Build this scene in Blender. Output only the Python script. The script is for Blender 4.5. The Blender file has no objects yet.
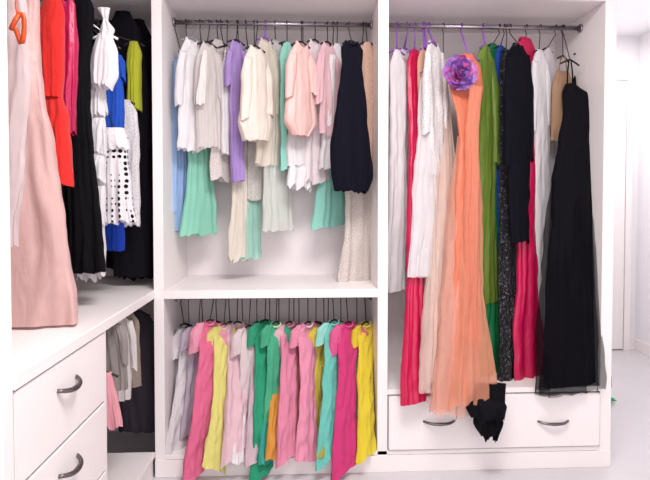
import bpy, bmesh, math, random
from mathutils import Vector, noise
random.seed(7)
sc=bpy.context.scene
try:
    sc.view_settings.view_transform='Standard'
except Exception: pass

# ---------------- camera (matched to image coordinates) ----------------
F=505.0; CZ=1.345; YAW=math.radians(2.5); PIT=math.radians(1.5); CY=213.2
cam=bpy.data.cameras.new('camera'); co=bpy.data.objects.new('camera',cam); sc.collection.objects.link(co)
co.location=(0,0,CZ); co.rotation_euler=(math.pi/2-PIT,0,-YAW)
cam.sensor_width=36; cam.lens=F/650*36; cam.shift_y=-26.8/650; cam.clip_start=.05
sc.camera=co
FW=Vector((math.sin(YAW)*math.cos(PIT),math.cos(YAW)*math.cos(PIT),-math.sin(PIT)))
RT=Vector((math.cos(YAW),-math.sin(YAW),0)); UP=RT.cross(FW)
def unproject(u,v,Y):
    """unproject an image pixel u,v onto the vertical plane at depth Y, in metres"""
    d=FW+RT*((u-325)/F)+UP*((CY-v)/F)
    s=Y/d.y
    return Vector((d.x*s,Y,CZ+d.z*s))

# ---------------- materials ----------------
def lin(h):
    h=h.lstrip('#'); o=[]
    for i in (0,2,4):
        c=int(h[i:i+2],16)/255
        o.append(c/12.92 if c<=.04045 else ((c+.055)/1.055)**2.4)
    return o+[1]
def newmat(name):
    m=bpy.data.materials.new(name); m.use_nodes=True
    return m,m.node_tree,m.node_tree.nodes['Principled BSDF']
def solid(name,col,rough=.5,metal=0,noise=.0,scale=5,bump=0,emis=None,spec=.5):
    m,t,b=newmat(name)
    b.inputs['Roughness'].default_value=rough; b.inputs['Metallic'].default_value=metal
    b.inputs['Specular IOR Level'].default_value=spec
    tc=t.nodes.new('ShaderNodeTexCoord'); n=t.nodes.new('ShaderNodeTexNoise'); n.inputs['Scale'].default_value=scale; n.inputs['Detail'].default_value=4
    t.links.new(tc.outputs['Object'],n.inputs['Vector'])
    r=t.nodes.new('ShaderNodeMix'); r.data_type='RGBA'
    c=lin(col); r.inputs['A'].default_value=c; r.inputs['B'].default_value=[x*(1-noise) for x in c[:3]]+[1]
    t.links.new(n.outputs['Fac'],r.inputs['Factor']); t.links.new(r.outputs['Result'],b.inputs['Base Color'])
    if bump:
        bp=t.nodes.new('ShaderNodeBump'); bp.inputs['Strength'].default_value=bump; bp.inputs['Distance'].default_value=.002
        t.links.new(n.outputs['Fac'],bp.inputs['Height']); t.links.new(bp.outputs['Normal'],b.inputs['Normal'])
    return m
_mc={}
def cloth(col,kind='plain'):
    key=(col,kind)
    if key in _mc: return _mc[key]
    m,t,b=newmat('fabric_'+kind+'_'+col.strip('#'))
    L=t.links.new; N=t.nodes.new
    c=lin(col); c2=[x*.85 for x in c[:3]]+[1]
    lum=.3*c[0]+.6*c[1]+.1*c[2]
    b.inputs['Roughness'].default_value={'satin':.36,'sequin':.3}.get(kind,.88)
    b.inputs['Sheen Weight'].default_value=.12 if lum>.2 and kind!='satin' else 0.0
    b.inputs['Specular IOR Level'].default_value=.45 if kind in('satin','sequin') else (.18 if lum>.05 else .12)
    tc=N('ShaderNodeTexCoord'); no=N('ShaderNodeTexNoise'); no.inputs['Scale'].default_value=9; no.inputs['Detail'].default_value=5
    L(tc.outputs['Object'],no.inputs['Vector'])
    mx=N('ShaderNodeMix'); mx.data_type='RGBA'; mx.inputs['A'].default_value=c; mx.inputs['B'].default_value=c2
    L(no.outputs['Fac'],mx.inputs['Factor']); colout=mx.outputs['Result']
    bp=N('ShaderNodeBump'); bp.inputs['Strength'].default_value=.6; bp.inputs['Distance'].default_value=.011 if kind!='crumple' else .014
    n2=N('ShaderNodeTexNoise'); n2.inputs['Scale'].default_value=20 if kind!='crumple' else 17; n2.inputs['Detail'].default_value=4; n2.inputs['Distortion'].default_value=.9
    mp=N('ShaderNodeMapping'); mp.inputs['Scale'].default_value=(1,1,.4 if kind!='crumple' else .8)
    L(tc.outputs['Object'],mp.inputs['Vector']); L(mp.outputs['Vector'],n2.inputs['Vector'])
    L(n2.outputs['Fac'],bp.inputs['Height']); L(bp.outputs['Normal'],b.inputs['Normal'])
    def over(fac,col2):
        nonlocal colout
        q=N('ShaderNodeMix'); q.data_type='RGBA'; L(fac,q.inputs['Factor']); L(colout,q.inputs['A']); q.inputs['B'].default_value=lin(col2)
        colout=q.outputs['Result']
    def math_(op,a,v):
        q=N('ShaderNodeMath'); q.operation=op
        L(a,q.inputs[0]); q.inputs[1].default_value=v; return q.outputs[0]
    if kind in('hstripe','vstripe'):
        w=N('ShaderNodeTexWave'); w.wave_type='BANDS'; w.bands_direction='Z' if kind!='vstripe' else 'X'
        w.inputs['Scale'].default_value={'hstripe':30,'vstripe':26}[kind]
        L(tc.outputs['Object'],w.inputs['Vector'])
        q=N('ShaderNodeMix'); q.data_type='RGBA'; f=math_('MULTIPLY',w.outputs['Fac'],.3); L(f,q.inputs['Factor']); L(colout,q.inputs['A']); q.inputs['B'].default_value=[min(1,x*1.25+.12) for x in c[:3]]+[1] if kind=='hstripe' else lin('#f4d7dd')
        colout=q.outputs['Result']
    if kind=='dots':
        vo=N('ShaderNodeTexVoronoi'); vo.inputs['Scale'].default_value=40; vo.inputs['Randomness'].default_value=.15
        L(tc.outputs['Object'],vo.inputs['Vector']); f=math_('LESS_THAN',vo.outputs['Distance'],.36); over(f,'#0b0b10')
    if kind=='lace':
        vo=N('ShaderNodeTexVoronoi'); vo.inputs['Scale'].default_value=70; vo.feature='DISTANCE_TO_EDGE'
        L(tc.outputs['Object'],vo.inputs['Vector']); f=math_('LESS_THAN',vo.outputs['Distance'],.12)
        q=N('ShaderNodeMix'); q.data_type='RGBA'; L(f,q.inputs['Factor']); L(colout,q.inputs['B']); q.inputs['A'].default_value=[x*.8 for x in c[:3]]+[1]
        colout=q.outputs['Result']
    if kind=='sequin':
        vo=N('ShaderNodeTexVoronoi'); vo.inputs['Scale'].default_value=170
        L(tc.outputs['Object'],vo.inputs['Vector'])
        sp=N('ShaderNodeSeparateColor'); L(vo.outputs['Color'],sp.inputs['Color']); f=math_('GREATER_THAN',sp.outputs[0],.9); over(f,'#6a6878')
        L(vo.outputs['Distance'],bp.inputs['Height']); bp.inputs['Strength'].default_value=.7
    L(colout,b.inputs['Base Color'])
    out=b.outputs[0]
    if lum>.25:
        tl=N('ShaderNodeBsdfTranslucent'); L(colout,tl.inputs['Color']); ms=N('ShaderNodeMixShader'); ms.inputs['Fac'].default_value=.25
        L(out,ms.inputs[1]); L(tl.outputs[0],ms.inputs[2]); out=ms.outputs[0]
    if kind in('sheer','chiffon'):
        tr=N('ShaderNodeBsdfTransparent'); ms=N('ShaderNodeMixShader'); ms.inputs['Fac'].default_value=.52 if kind=='sheer' else .78
        L(tr.outputs[0],ms.inputs[1]); L(out,ms.inputs[2]); out=ms.outputs[0]
    L(out,t.nodes['Material Output'].inputs['Surface'])
    _mc[key]=m; return m

WHITE=solid('white_laminate','#f3ecec',.35,noise=.03,scale=3)
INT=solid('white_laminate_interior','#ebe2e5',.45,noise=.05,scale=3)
WALL=solid('painted_wall','#efecef',.8,noise=.03,scale=2,bump=.1)
CEIL=solid('ceiling_paint','#f4f3f5',.9,noise=.02)
FLOOR=solid('polished_floor_tile','#d0ccd0',.16,noise=.12,scale=3)
METAL=solid('brushed_nickel','#7a7274',.3,metal=1,noise=.1,scale=40)
RAIL=solid('chrome_rail','#a59ea6',.25,metal=.9,noise=.05,scale=20)
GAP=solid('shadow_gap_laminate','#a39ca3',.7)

# ---------------- mesh helpers ----------------
def link(name,me,parent=None,mats=()):
    for m in mats: me.materials.append(m)
    o=bpy.data.objects.new(name,me); sc.collection.objects.link(o)
    if parent: o.parent=parent
    return o
def empty(name,loc=(0,0,0)):
    o=bpy.data.objects.new(name,None); sc.collection.objects.link(o); return o
def box(name,x0,x1,y0,y1,z0,z1,mat,parent=None,bev=.0015):
    me=bpy.data.meshes.new(name); bm=bmesh.new(); bmesh.ops.create_cube(bm,size=1)
    for v in bm.verts: v.co=Vector(((x0+x1)/2+v.co.x*(x1-x0),(y0+y1)/2+v.co.y*(y1-y0),(z0+z1)/2+v.co.z*(z1-z0)))
    if bev: bmesh.ops.bevel(bm,geom=bm.edges[:],offset=bev,segments=2,affect='EDGES')
    bm.to_mesh(me); bm.free(); return link(name,me,parent,[mat])
def tube(bm,pts,r,n=8,mi=0,flat=1.0):
    pts=[Vector(p) for p in pts]; rings=[]
    prev=None
    for i,p in enumerate(pts):
        t=(pts[min(i+1,len(pts)-1)]-pts[max(i-1,0)]).normalized()
        if prev is None:
            a=Vector((0,0,1)) if abs(t.z)<.9 else Vector((1,0,0))
        else: a=prev
        nrm=(a-t*a.dot(t)); 
        if nrm.length<1e-5: nrm=Vector((1,0,0))-t*t.x
        nrm.normalize(); prev=nrm; bi=t.cross(nrm)
        rr=r[i] if isinstance(r,(list,tuple)) else r
        rings.append([bm.verts.new(p+(nrm*math.cos(2*math.pi*k/n)+bi*math.sin(2*math.pi*k/n)*flat)*rr) for k in range(n)])
    for i in range(len(rings)-1):
        for k in range(n):
            f=bm.faces.new((rings[i][k],rings[i][(k+1)%n],rings[i+1][(k+1)%n],rings[i+1][k])); f.smooth=True; f.material_index=mi
    for rg in (rings[0],rings[-1]):
        f=bm.faces.new(rg); f.material_index=mi
def tubeobj(name,pts,r,mat,parent=None,n=12,flat=1.0):
    bm=bmesh.new(); tube(bm,pts,r,n,0,flat); bmesh.ops.recalc_face_normals(bm,faces=bm.faces[:])
    me=bpy.data.meshes.new(name); bm.to_mesh(me); bm.free(); return link(name,me,parent,[mat])

def interp(rows,nr):
    vs=[r[0] for r in rows]; out=[]
    for i in range(nr):
        v=vs[0]+(vs[-1]-vs[0])*i/(nr-1)
        j=0
        while j<len(rows)-2 and v>rows[j+1][0]: j+=1
        a,b=rows[j],rows[j+1]; s=max(0,min(1,(v-a[0])/(b[0]-a[0]+1e-9)))
        s=s*.6+.4*s*s*(3-2*s)
        out.append((v,a[1]+(b[1]-a[1])*s,a[2]+(b[2]-a[2])*s))
    return out
def loft(bm,rows,yt,yb,k,t,fold,nf,hem,mi,rng,seg=64,slant=0,flare=.9,jit=1.0,neck=0,wr=.0,ridge=.45):
    H=rows[-1][0]-rows[0][0]
    nr=max(16,int(H/4)) if wr<.004 else max(24,int(H/2.5)); R=interp(rows,nr)
    s1=rng.uniform(0,90); s2=rng.uniform(0,90); s3=rng.uniform(0,90)
    rings=[]
    for i,(v,uL,uR) in enumerate(R):
        s=i/(nr-1); yc=yt+(yb-yt)*s
        g=min(1,s*3)
        w0=uR-uL
        j=jit*min(1.6,w0/12)
        uL+=j*g*(1.6*noise.noise(Vector((v*.02,s1,0)))+.7*noise.noise(Vector((v*.07,s2,3)))); uR+=j*g*(1.6*noise.noise(Vector((v*.02,s2,7)))+.7*noise.noise(Vector((v*.07,s1,9))))
        w=(uR-uL)*yc/F
        dy=k*w/2
        pL=unproject(uL,v,yc-dy); pR=unproject(uR,v,yc+dy)
        C=(pL+pR)/2; ax=(pR-pL)/2; ax.z=0
        n=Vector((-ax.y,ax.x,0)); n.normalize()
        if n.y>0: n=-n
        A=fold*(.10+.90*s**flare); th=t*(.5+.5*min(1,s*3))*min(1,(w/.03))
        ring=[]
        for q in range(seg):
            a=2*math.pi*q/seg; c=math.cos(a); sn=math.sin(a)
            cc=math.copysign(abs(c)**.9,c)
            side=.5 if sn<0 else 0
            sw=.5*noise.noise(Vector((v*.009,s3,side)))
            d1=noise.noise(Vector((cc*nf*1.0*(1-.3*(1-s))+s1+sw,v*.007+side,s2)))
            d2=noise.noise(Vector((cc*nf*2.3+s2+sw,v*.012+side,s3)))
            rid=ridge*(1-2.6*abs(d1))+(1-ridge)*2.6*d1
            wr_=noise.noise(Vector((cc*1.6+s3,v*.06+cc*1.2,s1+side*4)))+.5*noise.noise(Vector((cc*3.1+s1,v*.13-cc*2,s2+side*4)))
            off=th/2*math.copysign(abs(sn)**.8,sn)+A*(.95*rid+1.2*d2-.2*ridge)+(.0035+wr)*wr_
            p=C+ax*cc+n*off
            front=max(0,sn)
            p.z=C.z+hem*(s**5)*(1.6*d1+.9*d2)+slant*cc*(s**3)
            if neck: p.z-=neck*front**.6*(1-cc*cc)*(1-s)**(H/9)
            ring.append(bm.verts.new(p))
        rings.append(ring)
    for i in range(nr-1):
        for q in range(seg):
            f=bm.faces.new((rings[i][q],rings[i][(q+1)%seg],rings[i+1][(q+1)%seg],rings[i+1][q])); f.smooth=True; f.material_index=mi
    if not neck:
        f=bm.faces.new(rings[0]); f.material_index=mi
    return R
HANG={c:solid('hanger_'+n,c,.4,noise=.05) for n,c in (('black','#17151a'),('white','#eeeaf0'),('purple','#8e4fb4'),('grey','#8b8790'))}
PU='#8e4fb4'
RZ=2.265; RY=2.67; RZ2=.835
def hanger(name,parent,x,y,hx,hy,zr,zn,ang,half,col):
    bm=bmesh.new(); d=Vector((math.sin(ang),math.cos(ang),0))
    thick=.0045 if col==PU else .0026
    dh=Vector((0,1,0)) if abs(hy-RY)<.001 else Vector((1,0,0))
    H=Vector((hx,hy,zr)); R=.0155
    pts=[H+dh*(R*math.cos(a))+Vector((0,0,R*math.sin(a))) for a in [math.radians(200-i*23) for i in range(10)]]
    neck=[H+dh*.006+Vector((0,0,-.022)),H+Vector((0,0,-.034)),Vector(((hx+x)/2,(hy+y)/2,(zr-.034+zn)/2)),Vector((x,y,zn))]
    tube(bm,pts+neck,thick,6)
    arm=[Vector((x,y,zn))+d*(half*s)+Vector((0,0,-abs(s)**1.2*half*.42)) for s in [-1,-.75,-.5,-.25,0,.25,.5,.75,1]]
    tube(bm,arm,.005,6)
    bmesh.ops.recalc_face_normals(bm,faces=bm.faces[:])
    me=bpy.data.meshes.new(name); bm.to_mesh(me); bm.free(); return link(name,me,parent,[HANG[col]])
def P(rows,col,kind='plain',**kw):
    d=dict(rows=rows,col=col,kind=kind); d.update(kw); return d
def garment(name,parts,yt,rail,yb=None,k=.9,hc='#17151a',straps=False,collar=None,sl=0,slc=None,splay=.2):
    rng=random.Random(int(parts[0]['rows'][-1][1]*7+parts[0]['rows'][0][0]*3+len(name)))
    bm=bmesh.new(); mats=[]; yb=yt if yb is None else yb
    parts=list(parts)
    if sl:
        r=parts[0]['rows']; sh=r[1] if len(r)>1 else r[0]; w=max(12,r[-1][2]-r[-1][1]) if len(r)<3 else max(12,r[2][2]-r[2][1])
        c=slc or parts[0]['col']; kd=parts[0]['kind']; dk=k*w*yt/F/2
        v0=sh[0]-3; wr=parts[0].get('wr',0)*.6
        parts.append(P([(v0,sh[1]-.5,sh[1]+w*.30),(v0+sl*.3,sh[1]-w*splay*.8,sh[1]+w*.24),(v0+sl,sh[1]-w*splay,sh[1]+w*.16)],c,kd,t=.04,fold=.004,hem=.005,k=.5,yt=yt-dk*.9-.012,seg=36,slant=.012,wr=wr))
        parts.append(P([(v0,sh[2]-w*.30,sh[2]+.5),(v0+sl*.3,sh[2]-w*.16,sh[2]+w*splay),(v0+sl*.95,sh[2]-w*.08,sh[2]+w*splay*1.1)],c,kd,t=.04,fold=.004,hem=.005,k=.5,yt=yt+dk*.7,seg=36,slant=-.012,wr=wr))
    for pi,p in enumerate(parts):
        m=cloth(p['col'],p.get('kind','plain'))
        if m not in mats: mats.append(m)
        wpx=max(r[2]-r[1] for r in p['rows'])
        nf=p.get('nf',max(1.2,wpx/12.0))
        loft(bm,p['rows'],p.get('yt',yt),p.get('yb',yb if 'yt' not in p else p['yt']),p.get('k',k),p.get('t',.03),p.get('fold',.011),nf,p.get('hem',.010),mats.index(m),rng,slant=p.get('slant',0),jit=p.get('jit',1.0),seg=p.get('seg',64),neck=p.get('neck',0),wr=p.get('wr',0),ridge=p.get('ridge',.45))
    r0=parts[0]['rows'][0]; uc=(r0[1]+r0[2])/2; top=unproject(uc,r0[0],yt)
    if straps:
        w=(r0[2]-r0[1])*.35
        for s in (-1,1):
            a=unproject(uc+s*w,r0[0]+2,yt); b=unproject(uc+s*w*.35,r0[0]-straps,yt)
            tube(bm,[a,(a+b)/2+Vector((s*.003,0,0)),b],.004,6,0)
        top=unproject(uc,r0[0]-straps,yt)
    if collar:
        m=cloth(collar)
        if m not in mats: mats.append(m)
        ring=[]
        w=(r0[2]-r0[1])*.5
        for i in range(13):
            a=2*math.pi*i/12; q=unproject(uc+w*math.cos(a),r0[0]+1.0,yt); q.y+=.018*math.sin(a); q.z+=-.016*(math.sin(a)<0)*abs(math.sin(a)); ring.append(q)
        tube(bm,ring,.0045,6,mats.index(m))
    bmesh.ops.recalc_face_normals(bm,faces=bm.faces[:])
    me=bpy.data.meshes.new(name); bm.to_mesh(me); bm.free(); o=link(name,me,None,mats)
    if rail:
        sh=parts[0]['rows'][min(1,len(parts[0]['rows'])-1)]
        half=max(.05,(sh[2]-sh[1])*yt/F*.5*math.sqrt(1+k*k)*.8)
        zn=min(top.z+.002,rail[2]-.04)
        if rail[0]=='x':
            ang=math.atan2(1,k) if k>0 else math.pi/2
            hanger('hanger',o,top.x,yt,top.x,rail[1],rail[2],zn,ang,half,hc)
        else:
            hanger('hanger',o,top.x,yt,rail[1],yt,rail[2],zn,math.pi/2,half,hc)
    return o

# ---------------- room shell ----------------
RX=2.99; BY=4.4; CH=2.8; FYY=-1.3; LX=-1.31
box('floor',LX-.1,RX+.1,FYY-.1,BY+.1,-.08,0,FLOOR,bev=0)
box('ceiling',LX-.1,RX+.1,FYY-.1,BY+.1,CH,CH+.08,CEIL,bev=0)
box('wall_left',LX-.1,LX,FYY,BY,0,CH,WALL,bev=0)
box('wall_right',RX,RX+.1,FYY,BY,0,CH,WALL,bev=0)
box('wall_back',LX,1.5,2.98,3.08,0,CH,WALL,bev=0)
box('wall_hall',1.4,1.5,3.08,BY,0,CH,WALL,bev=0)
box('wall_far',1.4,RX,BY,BY+.1,0,CH,WALL,bev=0)
box('wall_front',LX,RX,FYY-.1,FYY,0,CH,WALL,bev=0)
box('baseboard_right',RX-.015,RX,FYY,BY,0,.1,WHITE)
box('baseboard_far',2.93,RX-.015,BY-.015,BY,0,.1,WHITE)
door=empty('door_1')
box('leaf',2.12,2.86,BY-.03,BY-.005,.01,2.40,WHITE,door)
box('frame_left',2.05,2.12,BY-.04,BY-.001,0,2.46,WHITE,door)
box('frame_right',2.865,2.92,BY-.04,BY-.001,0,2.46,WHITE,door)
box('frame_top',2.12,2.86,BY-.04,BY-.001,2.405,2.46,WHITE,door)
tubeobj('lever',[(2.2,BY-.03,1.02),(2.2,BY-.08,1.02),(2.3,BY-.08,1.02)],.009,METAL,door)

# ---------------- main wardrobe ----------------
W=empty('built_in_wardrobe')
Y0,Y1=2.45,2.97
box('side_left',-.717,-.670,Y0,Y1,0,2.37,WHITE,W)
box('divider',.366,.415,Y0,Y1,0,2.325,WHITE,W)
box('side_right',1.491,1.548,Y0,Y1,0,2.37,WHITE,W)
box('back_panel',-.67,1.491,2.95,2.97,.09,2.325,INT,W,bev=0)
box('top_board',-.67,1.491,Y0,Y1,2.325,2.37,WHITE,W)
box('bottom_board',-.67,1.491,Y0,2.95,.085,.105,WHITE,W)
box('plinth',-.717,1.548,Y0-.004,Y0+.02,0,.083,WHITE,W)
box('mid_shelf',-.67,.366,Y0,2.95,.868,.908,WHITE,W)
box('drawer_shelf',.415,1.491,Y0,2.95,.385,.41,WHITE,W)
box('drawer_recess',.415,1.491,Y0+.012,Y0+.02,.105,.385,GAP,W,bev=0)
box('drawer_front',.421,1.485,Y0-.012,Y0+.011,.112,.378,WHITE,W,bev=.004)
for nm,x0,x1,z in (('rail_upper_left',-.67,.366,RZ),('rail_right',.415,1.491,RZ),('rail_lower_left',-.67,.366,RZ2)):
    tubeobj(nm,[(x0,RY,z),(x1,RY,z)],.0125,RAIL,W,16,.8)
    for xx in (x0+.006,x1-.006): tubeobj(nm+'_socket',[(xx-.005,RY,z),(xx+.005,RY,z)],.022,RAIL,W,16)
def bow(name,c,axis,w,parent,out,sag=.012,r=.006):
    pts=[]
    c=Vector(c);axis=Vector(axis);out=Vector(out)
    for i in range(17):
        s=-1+i/8
        pts.append(c+axis*(w/2*s)+out*(.028*(1-abs(s)**3.0))+Vector((0,0,-sag*(1-s*s))))
    tubeobj(name,pts,[r+.003*(1-abs(-1+i/8)) for i in range(17)],METAL,parent,12,1.0)
for u in (439,553):
    p=unproject(u,421,Y0-.012); bow('drawer_handle',(p.x,Y0-.012,p.z),(1,0,0),.155,W,(0,-1,0),0.004,.0055)

# ---------------- corner closet unit on the left ----------------
C=empty('corner_closet_unit'); XF=-.717; XB=-1.29
box('end_panel',XB,XF,1.228,1.27,0,2.37,WHITE,C)
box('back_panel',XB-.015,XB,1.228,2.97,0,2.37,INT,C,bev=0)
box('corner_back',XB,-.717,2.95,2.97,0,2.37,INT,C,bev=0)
box('top_board',XB,XF,1.27,2.95,2.325,2.37,WHITE,C)
box('counter',XB,XF+.006,1.27,2.449,.872,.912,WHITE,C,bev=.003)
box('counter_corner',XB,-.718,2.449,2.95,.872,.912,WHITE,C,bev=0)
box('drawer_side',XB,XF-.002,1.842,1.864,0,.872,WHITE,C)
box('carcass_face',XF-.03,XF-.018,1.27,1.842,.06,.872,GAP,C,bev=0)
zs=[(.622,.866),(.370,.614),(.118,.362)]
for i,(a,b) in enumerate(zs):
    box('drawer_front_%d'%(i+1),XF-.017,XF+.002,1.274,1.842,a,b,WHITE,C,bev=.003)
    bow('drawer_handle_%d'%(i+1),(XF+.002,1.55,(a+b)/2+.045),(0,1,0),.125,C,(1,0,0))
box('kick',XF-.03,XF-.01,1.27,1.842,0,.11,WHITE,C)
box('low_shelf',XB,XF,1.864,2.449,.10,.125,WHITE,C)
box('low_kick',XF-.03,XF-.01,1.864,2.449,0,.10,WHITE,C)
tubeobj('rail_upper',[(-1.0,1.27,2.2),(-1.0,2.95,2.2)],.0125,RAIL,C,16)
tubeobj('rail_lower',[(-.98,1.864,.83),(-.98,2.95,.83)],.0125,RAIL,C,16)

BL='#0b0a0f'
# ---------------- clothes: corner unit, upper ----------------
ry=('y',-1.0,2.2)
def LG(name,parts,y,**kw):
    kw.setdefault('k',0); return garment(name,parts,y,ry,**kw)
LG('sheer_blouse',[P([(-30,-12,20),(10,-22,27),(80,-25,30),(170,-28,24),(245,-30,16)],'#f3e6e8','sheer',t=.05,fold=.014)],1.60,hc='#eeeaf0')
LG('satin_evening_gown',[P([(-32,2,30),(-5,-6,39),(60,-10,39),(100,-14,45),(150,-22,55),(220,-35,65),(324,-60,78)],'#e6beba','satin',t=.09,fold=.022,nf=2.4,hem=.003,wr=-.002,ridge=.15)],1.76,hc='#eeeaf0')
LG('peplum_dress',[P([(-5,46,60),(14,40,64),(60,38,63),(98,44,62)],'#d42c28',t=.07,fold=.006,hem=0),
   P([(95,44,62),(118,42,68),(186,36,73)],'#d42c28',t=.09,fold=.018,hem=.01,nf=2.4)],1.88)
LG('cocktail_dress',[P([(-12,56,68),(5,52,76),(60,56,79),(135,55,75)],'#b8144f','satin',t=.06)],1.96)
LG('black_evening_dress',[P([(-12,72,86),(8,64,94),(60,70,90),(110,68,90),(180,62,96),(230,64,102),(272,60,105)],BL,'plain',t=.08,fold=.014,hem=.006)],2.05)
LG('ruffled_white_dress',[P([(66,94,104),(84,90,104),(230,88,104)],'#f1edf1',t=.04,fold=.006)]+
   [P([(a,90,105),(a+14,85,106),(a+32,81+4*(i%2),107)],'#f4f0f4',t=.05,fold=.014,hem=.02,nf=3,yt=2.12,slant=.02*(1-2*(i%2))) for i,a in enumerate((84,118,152,186))]+
   [P([(220,84,104),(250,80,104),(277,76,105)],'#f1ecf1',t=.06,fold=.014,hem=.025,nf=3)],2.15)
LG('bow_blouse',[P([(34,98,112),(50,92,117),(75,89,118),(88,93,112)],'#f8f4f8',t=.06,fold=.01,hem=.015),
   P([(8,97,110),(20,103,108),(30,98,116),(40,100,112)],'#f8f4f8',t=.04)],2.08,hc='#eeeaf0')
LG('royal_blue_blouse',[P([(44,104,114),(58,101,121),(100,101,124),(134,101,124)],'#2450b4',t=.06)],2.26,sl=26)
LG('polka_dot_dress',[P([(134,106,126),(160,105,128),(190,104,131),(223,103,137)],'#f4f0f4','dots',t=.07,fold=.012,hem=.012),
   P([(128,104,124),(136,102,127),(150,103,130)],'#f7f3f7',t=.08,fold=.012,hem=.015,nf=3)],2.20,)
LG('royal_blue_skirt',[P([(190,106,120),(225,104,124),(250,102,126)],'#1c3fa8',t=.06,fold=.01)],2.34)
LG('white_lace_shirt',[P([(100,118,130),(112,116,137),(170,118,141),(226,120,139)],'#f3eff3','lace',t=.06,fold=.012,hem=.02)],2.42)
LG('lime_blouse',[P([(42,130,138),(54,127,142),(110,128,141)],'#c3c83c',t=.06)],2.5)
LG('dark_coat',[P([(12,116,130),(30,108,140),(100,108,150),(200,112,151),(276,112,150)],'#110f17',t=.08,fold=.01)],2.58,sl=150)
LG('dark_coat',[P([(20,134,144),(38,124,152),(120,126,156),(278,122,158)],'#17131c',t=.08,fold=.01)],2.72)
LG('dark_dress',[P([(20,100,112),(38,86,122),(120,84,124),(268,84,130)],'#100e15',t=.08,fold=.01)],2.84)
bm=bmesh.new(); c=unproject(18,28,1.54)
tube(bm,[c+Vector((.018*math.sin(a)*(1+.3*math.cos(a)),-.004*math.cos(a),.03*math.cos(a)+.02*math.sin(2*a))) for a in [i*math.pi/8 for i in range(17)]],.007,8)
tube(bm,[c+Vector((0,0,.03)),c+Vector((-.006,0,.07)),c+Vector((.004,0,.13))],.003,6)
me=bpy.data.meshes.new('hanging_ribbon'); bm.to_mesh(me); bm.free(); link('hanging_ribbon',me,None,[cloth('#f0602a','satin')])
# lower
ry=('y',-.98,.83)
LG('grey_shirt',[P([(318,100,112),(328,96,122),(360,98,126),(388,100,127)],'#9b9390',t=.05)],2.02,sl=40)
LG('pink_skirt',[P([(372,98,112),(385,97,114),(400,96,118),(426,95,122)],'#efa9b4',t=.05,fold=.012,hem=.02)],1.96)
LG('white_cardigan',[P([(314,112,122),(324,106,132),(398,110,132)],'#e2dada',t=.06)],2.16,sl=50)
LG('beige_blouse',[P([(312,122,132),(322,116,139),(386,119,141)],'#a39588','lace',t=.06)],2.3)
LG('dark_jacket',[P([(310,128,142),(322,116,154),(430,118,160)],'#3a343d',t=.06)],2.6)

# ---------------- clothes: upper-left bay ----------------
rx=('x',RY,RZ)
def G(name,parts,y,**kw):
    return garment(name,parts,y,rx,**kw)
LK=.8
G('light_blue_shirt',[P([(50,184,191),(64,174,192),(130,169,186),(180,166,186),(231,163,188)],'#a9c8f5','plain',t=.04,hem=.012)],2.70,k=LK,sl=150)
G('powder_blue_blouse',[P([(52,178,184),(64,172,190),(150,170,190)],'#c3d4ee',t=.03,hem=.012)],2.80,k=LK)
G('white_blouse',[P([(38,186,197),(54,180,202),(90,179,203),(150,177,205)],'#f6f2f5','satin',t=.04,hem=.015,neck=.03)],2.60,k=LK,hc='#8b8790',sl=54)
G('mint_skirt_dress',[P([(52,198,206),(64,194,212),(150,188,212),(190,185,214),(235,181,216)],'#9cdfc8',t=.04,fold=.012,hem=.012)],2.72,k=LK)
G('ivory_tie_neck_blouse',[P([(42,203,212),(56,198,219),(75,199,221),(148,196,223)],'#f2eae7','chiffon',t=.04,neck=.03,hem=.014),P([(50,203,207),(70,200,206),(104,196,204)],'#f8f2f0',t=.015,yt=2.53)],2.62,k=LK,sl=50)
G('lace_dress',[P([(40,214,222),(54,208,228),(110,212,231),(180,209,236)],'#f0e5e3','lace',t=.04,hem=.015)],2.70,k=LK,sl=40)
G('beige_tunic',[P([(44,221,226),(60,218,231),(180,222,236)],'#cdb09c',t=.04)],2.76,k=LK)
G('white_camisole',[P([(58,224,230),(70,221,233),(154,222,236)],'#f6f1f4','satin',t=.03,hem=.015)],2.66,k=LK,straps=12)
G('lavender_blouse',[P([(40,232,241),(54,228,245),(110,228,245),(182,231,244)],'#ba9cdc',t=.03,neck=.02)],2.64,k=LK,sl=34)
G('cream_pleated_dress',[P([(48,236,242),(62,232,246),(150,231,249),(210,230,249),(260,227,249)],'#f0e6da','satin',t=.04,fold=.013,hem=.02,nf=4)],2.72,k=LK)
G('pale_mint_dress',[P([(50,245,251),(64,240,256),(150,240,259),(258,240,261)],'#b8eadb','chiffon',t=.04,hem=.02)],2.77,k=LK)
G('halter_blouse',[P([(46,250,261),(60,245,267),(95,243,269),(125,239,272),(141,244,267)],'#f7ece2','satin',t=.06,hem=.004,neck=.02)],2.57,k=LK,sl=62)
G('cream_blouse',[P([(38,261,270),(52,257,275),(110,259,278),(165,253,277)],'#f4e9db','chiffon',t=.04,neck=.03)],2.66,k=LK,hc=PU,sl=70)
G('lace_skirt',[P([(110,246,266),(150,246,268),(200,248,264)],'#e4ded9','lace',t=.04)],2.76,k=LK)
G('white_tulle_dress',[P([(40,272,279),(54,268,285),(120,269,289),(180,264,291),(231,261,292)],'#f2f3ee','sheer',t=.04,fold=.014,hem=.014),P([(60,271,283),(120,271,287),(222,266,288)],'#e4efe8','chiffon',t=.03)],2.72,k=LK)
G('mint_dress',[P([(42,284,290),(56,280,294),(170,281,295)],'#9fe0d0',t=.03)],2.66,k=LK)
G('blush_blouse',[P([(42,296,307),(56,290,311),(90,288,313),(122,285,317),(136,293,308)],'#f8cfc9','satin',t=.06,fold=.007,hem=.002,neck=.03)],2.56,k=LK,sl=44)
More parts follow.
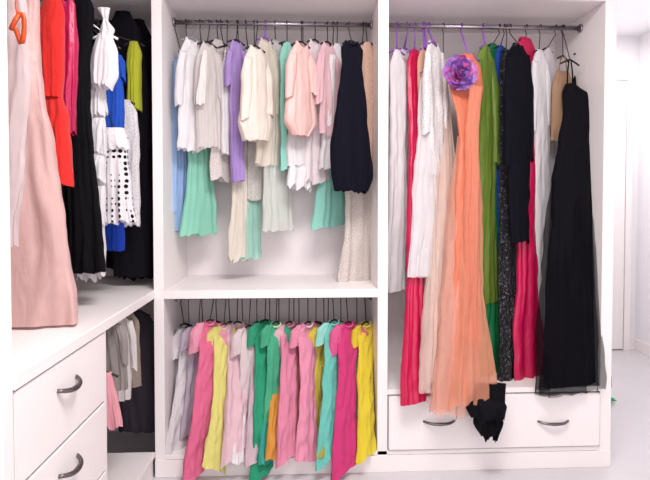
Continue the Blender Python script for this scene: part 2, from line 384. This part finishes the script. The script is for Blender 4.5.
G('white_ruffle_blouse',[P([(50,300,306),(80,292,312),(130,290,312)],'#f6f0f3',t=.04),P([(125,290,312),(150,288,314),(166,289,312)],'#f8f3f6',t=.06,fold=.013,hem=.015,nf=3),P([(160,291,310),(172,289,313),(187,288,311)],'#f8f3f6',t=.06,fold=.013,hem=.02,nf=3)],2.67,k=LK)
G('vertical_stripe_blouse',[P([(40,310,320),(54,306,325),(120,306,326),(182,302,328)],'#f5eaee','vstripe',t=.04,hem=.015,neck=.03)],2.71,k=LK,sl=60)
G('pink_chiffon_blouse',[P([(42,323,332),(56,319,337),(100,320,341),(135,320,343)],'#f8cfd6','chiffon',t=.04,neck=.03)],2.66,k=LK,sl=50)
G('white_shirt',[P([(44,334,340),(58,330,345),(110,326,344),(168,322,345)],'#f5f1f4',t=.04)],2.70,k=LK,sl=70)
G('mint_flared_dress',[P([(60,328,336),(90,322,342),(170,320,342),(226,312,350)],'#9ee0d2',t=.05,fold=.014,slant=.015)],2.8,k=LK)
G('lace_maxi_dress',[P([(46,358,366),(62,352,374),(120,354,376),(180,347,375),(240,342,374),(287,337,377)],'#eadfd9','lace',t=.05,fold=.016,hem=.02,nf=3)],2.73,k=.5)
G('peach_lace_blouse',[P([(42,364,370),(56,360,376),(130,361,377),(175,362,378)],'#e3bda9','lace',t=.03)],2.64,k=.3,sl=60)
G('navy_sleeveless_blouse',[P([(41,345,358),(50,341,363),(66,342,362),(82,341,363),(112,335,367),(150,331,370),(176,331,371),(191,335,366)],'#0f0e1b',t=.06,fold=.014,hem=.012,neck=.035,nf=2.0,slant=-.01)],2.53,k=.4,collar='#1a1828')

# ---------------- clothes: right bay ----------------
RK=1.1
G('white_trousers',[P([(50,394,400),(66,390,406),(200,389,406),(290,387,404)],'#f5f0f3',t=.04)],2.66,k=.5,hc=PU)
G('white_long_dress',[P([(48,401,408),(62,397,411),(180,396,412),(264,395,412)],'#eee6eb','chiffon',t=.04,neck=.02)],2.74,k=.6,hc=PU,sl=60)
G('crimson_gown',[P([(50,411,418),(64,407,422),(150,409,421),(280,406,423),(402,402,425)],'#c4134a','satin',t=.04,fold=.011)],2.68,yb=2.385,k=.5,hc=PU)
G('peach_dress',[P([(48,421,428),(62,418,433),(170,418,434)],'#f3c5a8','chiffon',t=.04,neck=.02)],2.64,k=RK,hc=PU)
G('white_long_shirt',[P([(70,424,434),(82,420,438),(110,417,438),(150,416,436),(210,412,436),(277,408,432)],'#f6f2f5','sheer',t=.03,fold=.010,hem=.006),P([(120,419,432),(210,413,434),(276,409,430)],'#f6f2f5','chiffon',t=.03,fold=.006,hem=.006)],2.58,yb=2.46,k=.3,hc=PU)
G('white_lace_blouse',[P([(42,429,438),(56,426,443),(90,427,444),(176,427,446)],'#f6f2f3','lace',t=.04,hem=.016,neck=.03)],2.58,k=RK,hc=PU,sl=80)
G('nude_tulle_gown',[P([(80,440,447),(110,436,450),(170,433,455),(260,427,457),(388,418,464)],'#f3dbd0','sheer',t=.05,fold=.02,nf=2.6),
   P([(90,441,446),(180,437,452),(380,426,458)],'#f3d6ca','chiffon',t=.03,fold=.012)],2.66,yb=2.39,k=.5)
G('coral_flower_gown',[P([(54,463,473),(66,447,481),(88,449,483),(118,457,479),(140,459,475),(200,456,473),(300,452,468),(396,448,470)],'#f08a6a','satin',t=.04,fold=.010,nf=1.8,hem=.02),
   P([(136,458,477),(200,450,476),(300,441,472),(412,429,478)],'#f9bda8','sheer',t=.09,fold=.028,nf=2.4,hem=.035,slant=-.015),
   P([(136,459,476),(200,453,480),(300,454,480),(398,446,491)],'#f8ab8c','sheer',t=.12,fold=.026,nf=2.4,hem=.035,slant=.02),
   P([(240,450,464),(300,444,466),(406,434,474)],'#fac4b2','sheer',t=.06,fold=.024,nf=2,hem=.035,yt=2.45,yb=2.36),
   P([(86,470,482),(130,466,478),(240,464,478),(345,462,480)],'#f6a084','sheer',t=.05,fold=.012,nf=1.6,hem=.03,yt=2.46,yb=2.38)],2.56,yb=2.35,k=.35,hc=PU)
G('olive_green_dress',[P([(46,482,488),(62,476,494),(120,475,496),(200,471,495),(304,468,496)],'#7c983f','satin',t=.05,fold=.013,slant=.01)],2.64,k=.7,hc=PU,sl=110)
G('emerald_gown',[P([(44,490,496),(60,485,500),(180,486,500),(290,484,500),(380,478,503)],'#1c7c4a','satin',t=.04,fold=.011)],2.76,yb=2.66,k=.7)
G('royal_blue_dress',[P([(46,498,503),(60,495,507),(130,494,505),(200,494,505),(360,490,506)],'#24499c',t=.04)],2.72,yb=2.72,k=.5)
G('black_sequin_gown',[P([(50,503,509),(66,500,514),(150,500,514),(280,499,516),(390,498,520)],'#0c0c11','sequin',t=.05,fold=.012)],2.68,yb=2.58,k=.7)
G('black_blazer_dress',[P([(44,514,522),(58,507,529),(120,507,530),(200,509,530),(242,511,531)],'#0b0b15',t=.05,neck=.02)],2.57,k=RK,sl=110,splay=.12)
G('fuchsia_gown',[P([(38,520,531),(52,515,537),(150,519,538),(280,517,538),(380,513,543)],'#c4164f','satin',t=.04,fold=.012)],2.68,yb=2.60,k=.7)
G('white_column_dress',[P([(50,536,542),(64,533,547),(200,534,550),(300,535,551),(378,537,552)],'#f4f0f3',t=.04,fold=.008)],2.68,k=.7,sl=70)
G('white_summer_dress',[P([(48,545,550),(62,541,555),(160,542,557),(240,543,559)],'#efe8ed',t=.03)],2.76,k=.7)
G('tan_camisole',[P([(72,557,569),(88,553,574),(140,552,575)],'#b08c70',t=.05)],2.66,k=.7,straps=16)
G('black_tulle_gown',[P([(84,566,574),(94,562,590),(112,563,593),(140,558,588),(200,552,590),(280,547,594),(384,543,597)],'#0b0a10','plain',t=.07,fold=.014,nf=3,hem=.006),
   P([(156,557,589),(220,547,596),(300,541,601),(389,536,606)],'#0e0d14','sheer',t=.12,fold=.025,nf=3,hem=.012),
   P([(170,560,588),(240,552,598),(391,541,608)],'#0e0d14','sheer',t=.09,fold=.03,nf=3,hem=.02)],2.60,yb=2.46,k=.3,straps=24)
G('black_strappy_dress',[P([(70,577,584),(84,572,592),(180,571,592),(330,570,592)],'#17151d','plain',t=.05)],2.74,k=.4,straps=18)

# purple fabric flower on the coral gown
bm=bmesh.new(); fc=unproject(460,74,2.475)
rng=random.Random(3)
for layer,(nn,rr,tilt) in enumerate(((7,.085,.15),(6,.066,.5),(5,.044,.9),(4,.027,1.3))):
    for i in range(nn):
        a=2*math.pi*i/nn+layer*.5+rng.uniform(-.25,.25); rq=rr*rng.uniform(.85,1.12)
        grid=[]
        for iu in range(7):
            row=[]
            for iv in range(9):
                s=iu/6; w=(iv/8-.5)
                wid=rq*1.5*math.sin(math.pi*(.12+.62*s))
                r_=rq*s*math.cos(tilt*s)*(1-.5*w*w); out=-rq*s*math.sin(tilt*s)*.8 -.006*layer+ .010*math.sin(iv*1.9+i*2)*s
                x=r_*math.cos(a)-w*wid*math.sin(a); z=r_*math.sin(a)+w*wid*math.cos(a)
                row.append(bm.verts.new(fc+Vector((x,out-.12*abs(w)*wid,z))))
            grid.append(row)
        for iu in range(6):
            for iv in range(8):
                f=bm.faces.new((grid[iu][iv],grid[iu+1][iv],grid[iu+1][iv+1],grid[iu][iv+1])); f.smooth=True; f.material_index=(layer+i)%3
me=bpy.data.meshes.new('fabric_flower'); bm.to_mesh(me); bm.free(); link('fabric_flower',me,None,[cloth('#9a68b8','satin'),cloth('#c04f8c','satin'),cloth('#7a4aa0','satin')])
# black shawl dangling over the drawer
garment('black_ruffled_shawl',[P([(384,476,506),(396,472,505),(410,470,504),(422,474,500)],'#0c0b10',t=.06,fold=.018,hem=.03,nf=3),
  P([(396,468,500),(406,466,506),(418,470,504)],'#100f15',t=.08,fold=.018,hem=.03,nf=3,yt=2.33),
  P([(410,474,500),(422,472,504),(438,480,497)],'#0c0b10',t=.06,fold=.018,hem=.03,nf=3)],2.335,None,k=0)

# ---------------- clothes: lower-left bay (children's) ----------------
rx=('x',RY,RZ2)
def K(name,u,w,vb,col,y=2.62,kind='crumple',vt=322,lean=0,col2=None,sl=24,yb=None,skirt=None,collar=None,slant=.0):
    """child's tee / little dress on a hanger: neckline, square shoulders, short flared sleeves, body and hem"""
    if yb is None: yb=2.40 if vb>452 else y-.08
    hw=w*1.0
    m=(vt+vb)/2
    rows=[(vt,u-5,u+5),(vt+6,u-hw*.95,u+hw*.95),(vt+28,u-hw*.78+lean*.1,u+hw*.78+lean*.1),(m,u-hw*.82+lean*.4,u+hw*.78+lean*.4),(vb,u-hw*1.08+lean,u+hw*1.02+lean)]
    if skirt: rows=rows[:3]+[(m-14,u-hw*.6+lean*.3,u+hw*.6+lean*.3),(vb,u-hw*skirt+lean,u+hw*skirt+lean)]
    parts=[P(rows,col,kind,t=.028,fold=.009,nf=1.5,ridge=.3,hem=.014,jit=.8,seg=56,neck=.035,wr=.007,slant=slant)]
    garment(name,parts,y,rx,yb=yb,k=.75,collar=collar or col2,hc='#17151a',sl=sl*.85,slc=col2,splay=.5)
K('white_child_tshirt',184,9,448,'#d9d2d8',y=2.74,lean=-10,vt=324,yb=2.62)
K('white_child_tshirt',189,11,456,'#f0eaee',y=2.68,lean=-13,collar='#ffffff',yb=2.5,vt=326,slant=-.03,sl=34)
K('lilac_child_tshirt',199,11,430,'#cfc0d2',y=2.64,lean=-8,collar='#ffffff',vt=324,slant=.03)
K('salmon_child_tshirt',203,9,440,'#f2938f',y=2.70,lean=-6,vt=326)
K('pink_child_pajama_suit',210,13,478,'#f27aa2',y=2.58,lean=-15,col2='#f9a9c2',slant=.05,vt=320,sl=34)
K('cream_child_tshirt',217,8,452,'#f6efb4',y=2.70,lean=-6,vt=326)
K('yellow_child_dress',224,11,470,'#f0e88c',y=2.61,lean=-9,collar='#fff6b0',skirt=1.2,vt=324,slant=-.04)
K('mint_child_tshirt',230,8,440,'#cfe9d4',y=2.71,lean=-3,vt=322)
K('pink_child_tshirt',237,11,456,'#f3ced8',y=2.65,lean=-3,slant=.03,sl=40)
K('white_child_tshirt',243,8,462,'#f4eef1',y=2.71,lean=-3,vt=324)
K('blush_child_tshirt',249,11,446,'#efdce0',y=2.60,lean=-3,collar='#f5b7c6',vt=326,slant=-.03,sl=30)
K('lilac_child_tshirt',257,9,462,'#dfc3ce',y=2.68,lean=-2)
K('green_child_pajama_suit',265,11,477,'#2a9570',y=2.62,lean=-4,slant=.03,vt=320,col2='#3fae86')
K('teal_child_tshirt',270,8,462,'#3fb0a0',y=2.70,lean=-3,vt=324)
K('green_child_dress',276,10,432,'#54bb92',y=2.58,lean=-4,collar='#e8f7c8',slant=-.04)
K('mustard_child_dress',279,9,458,'#e8a34a',y=2.68,lean=-4,vt=326)
K('pink_child_tshirt',289,10,458,'#ee97b4',y=2.62,lean=-2,col2='#f6c3d0',slant=.03,sl=34)
K('white_child_tshirt',294,8,440,'#f7e9ee',y=2.71,lean=-1,vt=326)
K('coral_child_tshirt',299,9,448,'#f2a9a4',y=2.66,lean=-2,vt=326)
K('rose_child_dress',308,11,461,'#f4a0bd',y=2.60,lean=-2,collar='#ffffff',skirt=1.1,slant=-.02)
K('pink_child_tshirt',316,9,452,'#e88bae',y=2.68,lean=-2)
K('yellow_child_tshirt',324,10,436,'#f0dc5c',y=2.63,lean=-3,vt=324,sl=30)
K('olive_child_tshirt',328,8,456,'#b5ab52',y=2.71,lean=-3,vt=326)
K('aqua_child_dress',334,11,460,'#78d2c4',y=2.58,lean=-6,col2='#a6e6dc',slant=.03,vt=320)
K('lime_child_tshirt',341,9,444,'#cfe58a',y=2.66,lean=-3)
K('fuchsia_child_pajama_suit',348,12,472,'#e04586',y=2.58,lean=-4,col2='#f2689f',slant=.03,sl=34)
K('mint_child_tshirt',357,9,446,'#c8e8d6',y=2.66,vt=326)
K('yellow_child_dress',366,9,456,'#f0da44',y=2.62,lean=1,yb=2.42,collar='#fff7a0',slant=.02)

# small green leaf sprig on the floor by the wardrobe
bm=bmesh.new(); s_=unproject(613,403,3.25); g=Vector((s_.x*.975,3.25,0))
for i in range(7):
    a=i*.95; d=Vector((math.cos(a),math.sin(a),0)); n=Vector((-d.y,d.x,0))
    vs=[bm.verts.new(g+d*s*.07+n*w*.02+Vector((0,0,.003+.03*math.sin(s*2.6)))) for s,w in ((0,0),(.4,1),(1,0),(.4,-1))]
    bm.faces.new(vs)
me=bpy.data.meshes.new('leaf_sprig'); bm.to_mesh(me); bm.free(); link('leaf_sprig',me,None,[solid('leaf_green','#2fae62',.6)])

# ---------------- lights ----------------
def area(name,loc,rot,sx,sy,e,col):
    l=bpy.data.lights.new(name,'AREA'); l.shape='RECTANGLE'; l.size=sx; l.size_y=sy; l.energy=e; l.color=col
    o=bpy.data.objects.new(name,l); sc.collection.objects.link(o); o.location=loc; o.rotation_euler=rot
area('ceiling_light',(.3,1.0,2.77),(0,0,0),.9,.7,62,(1,.965,.94))
area('front_fill_light',(.6,-1.25,1.6),(math.radians(90),0,0),2.4,1.6,33,(1,.965,.96))  # frontal fill added behind the camera; no window stands there
area('hall_light',(2.3,3.5,2.77),(0,0,0),.6,.8,24,(1,.98,.97))
w=bpy.data.worlds.new('world'); sc.world=w; w.use_nodes=True; w.node_tree.nodes['Background'].inputs[0].default_value=(.9,.92,1,1); w.node_tree.nodes['Background'].inputs[1].default_value=.5
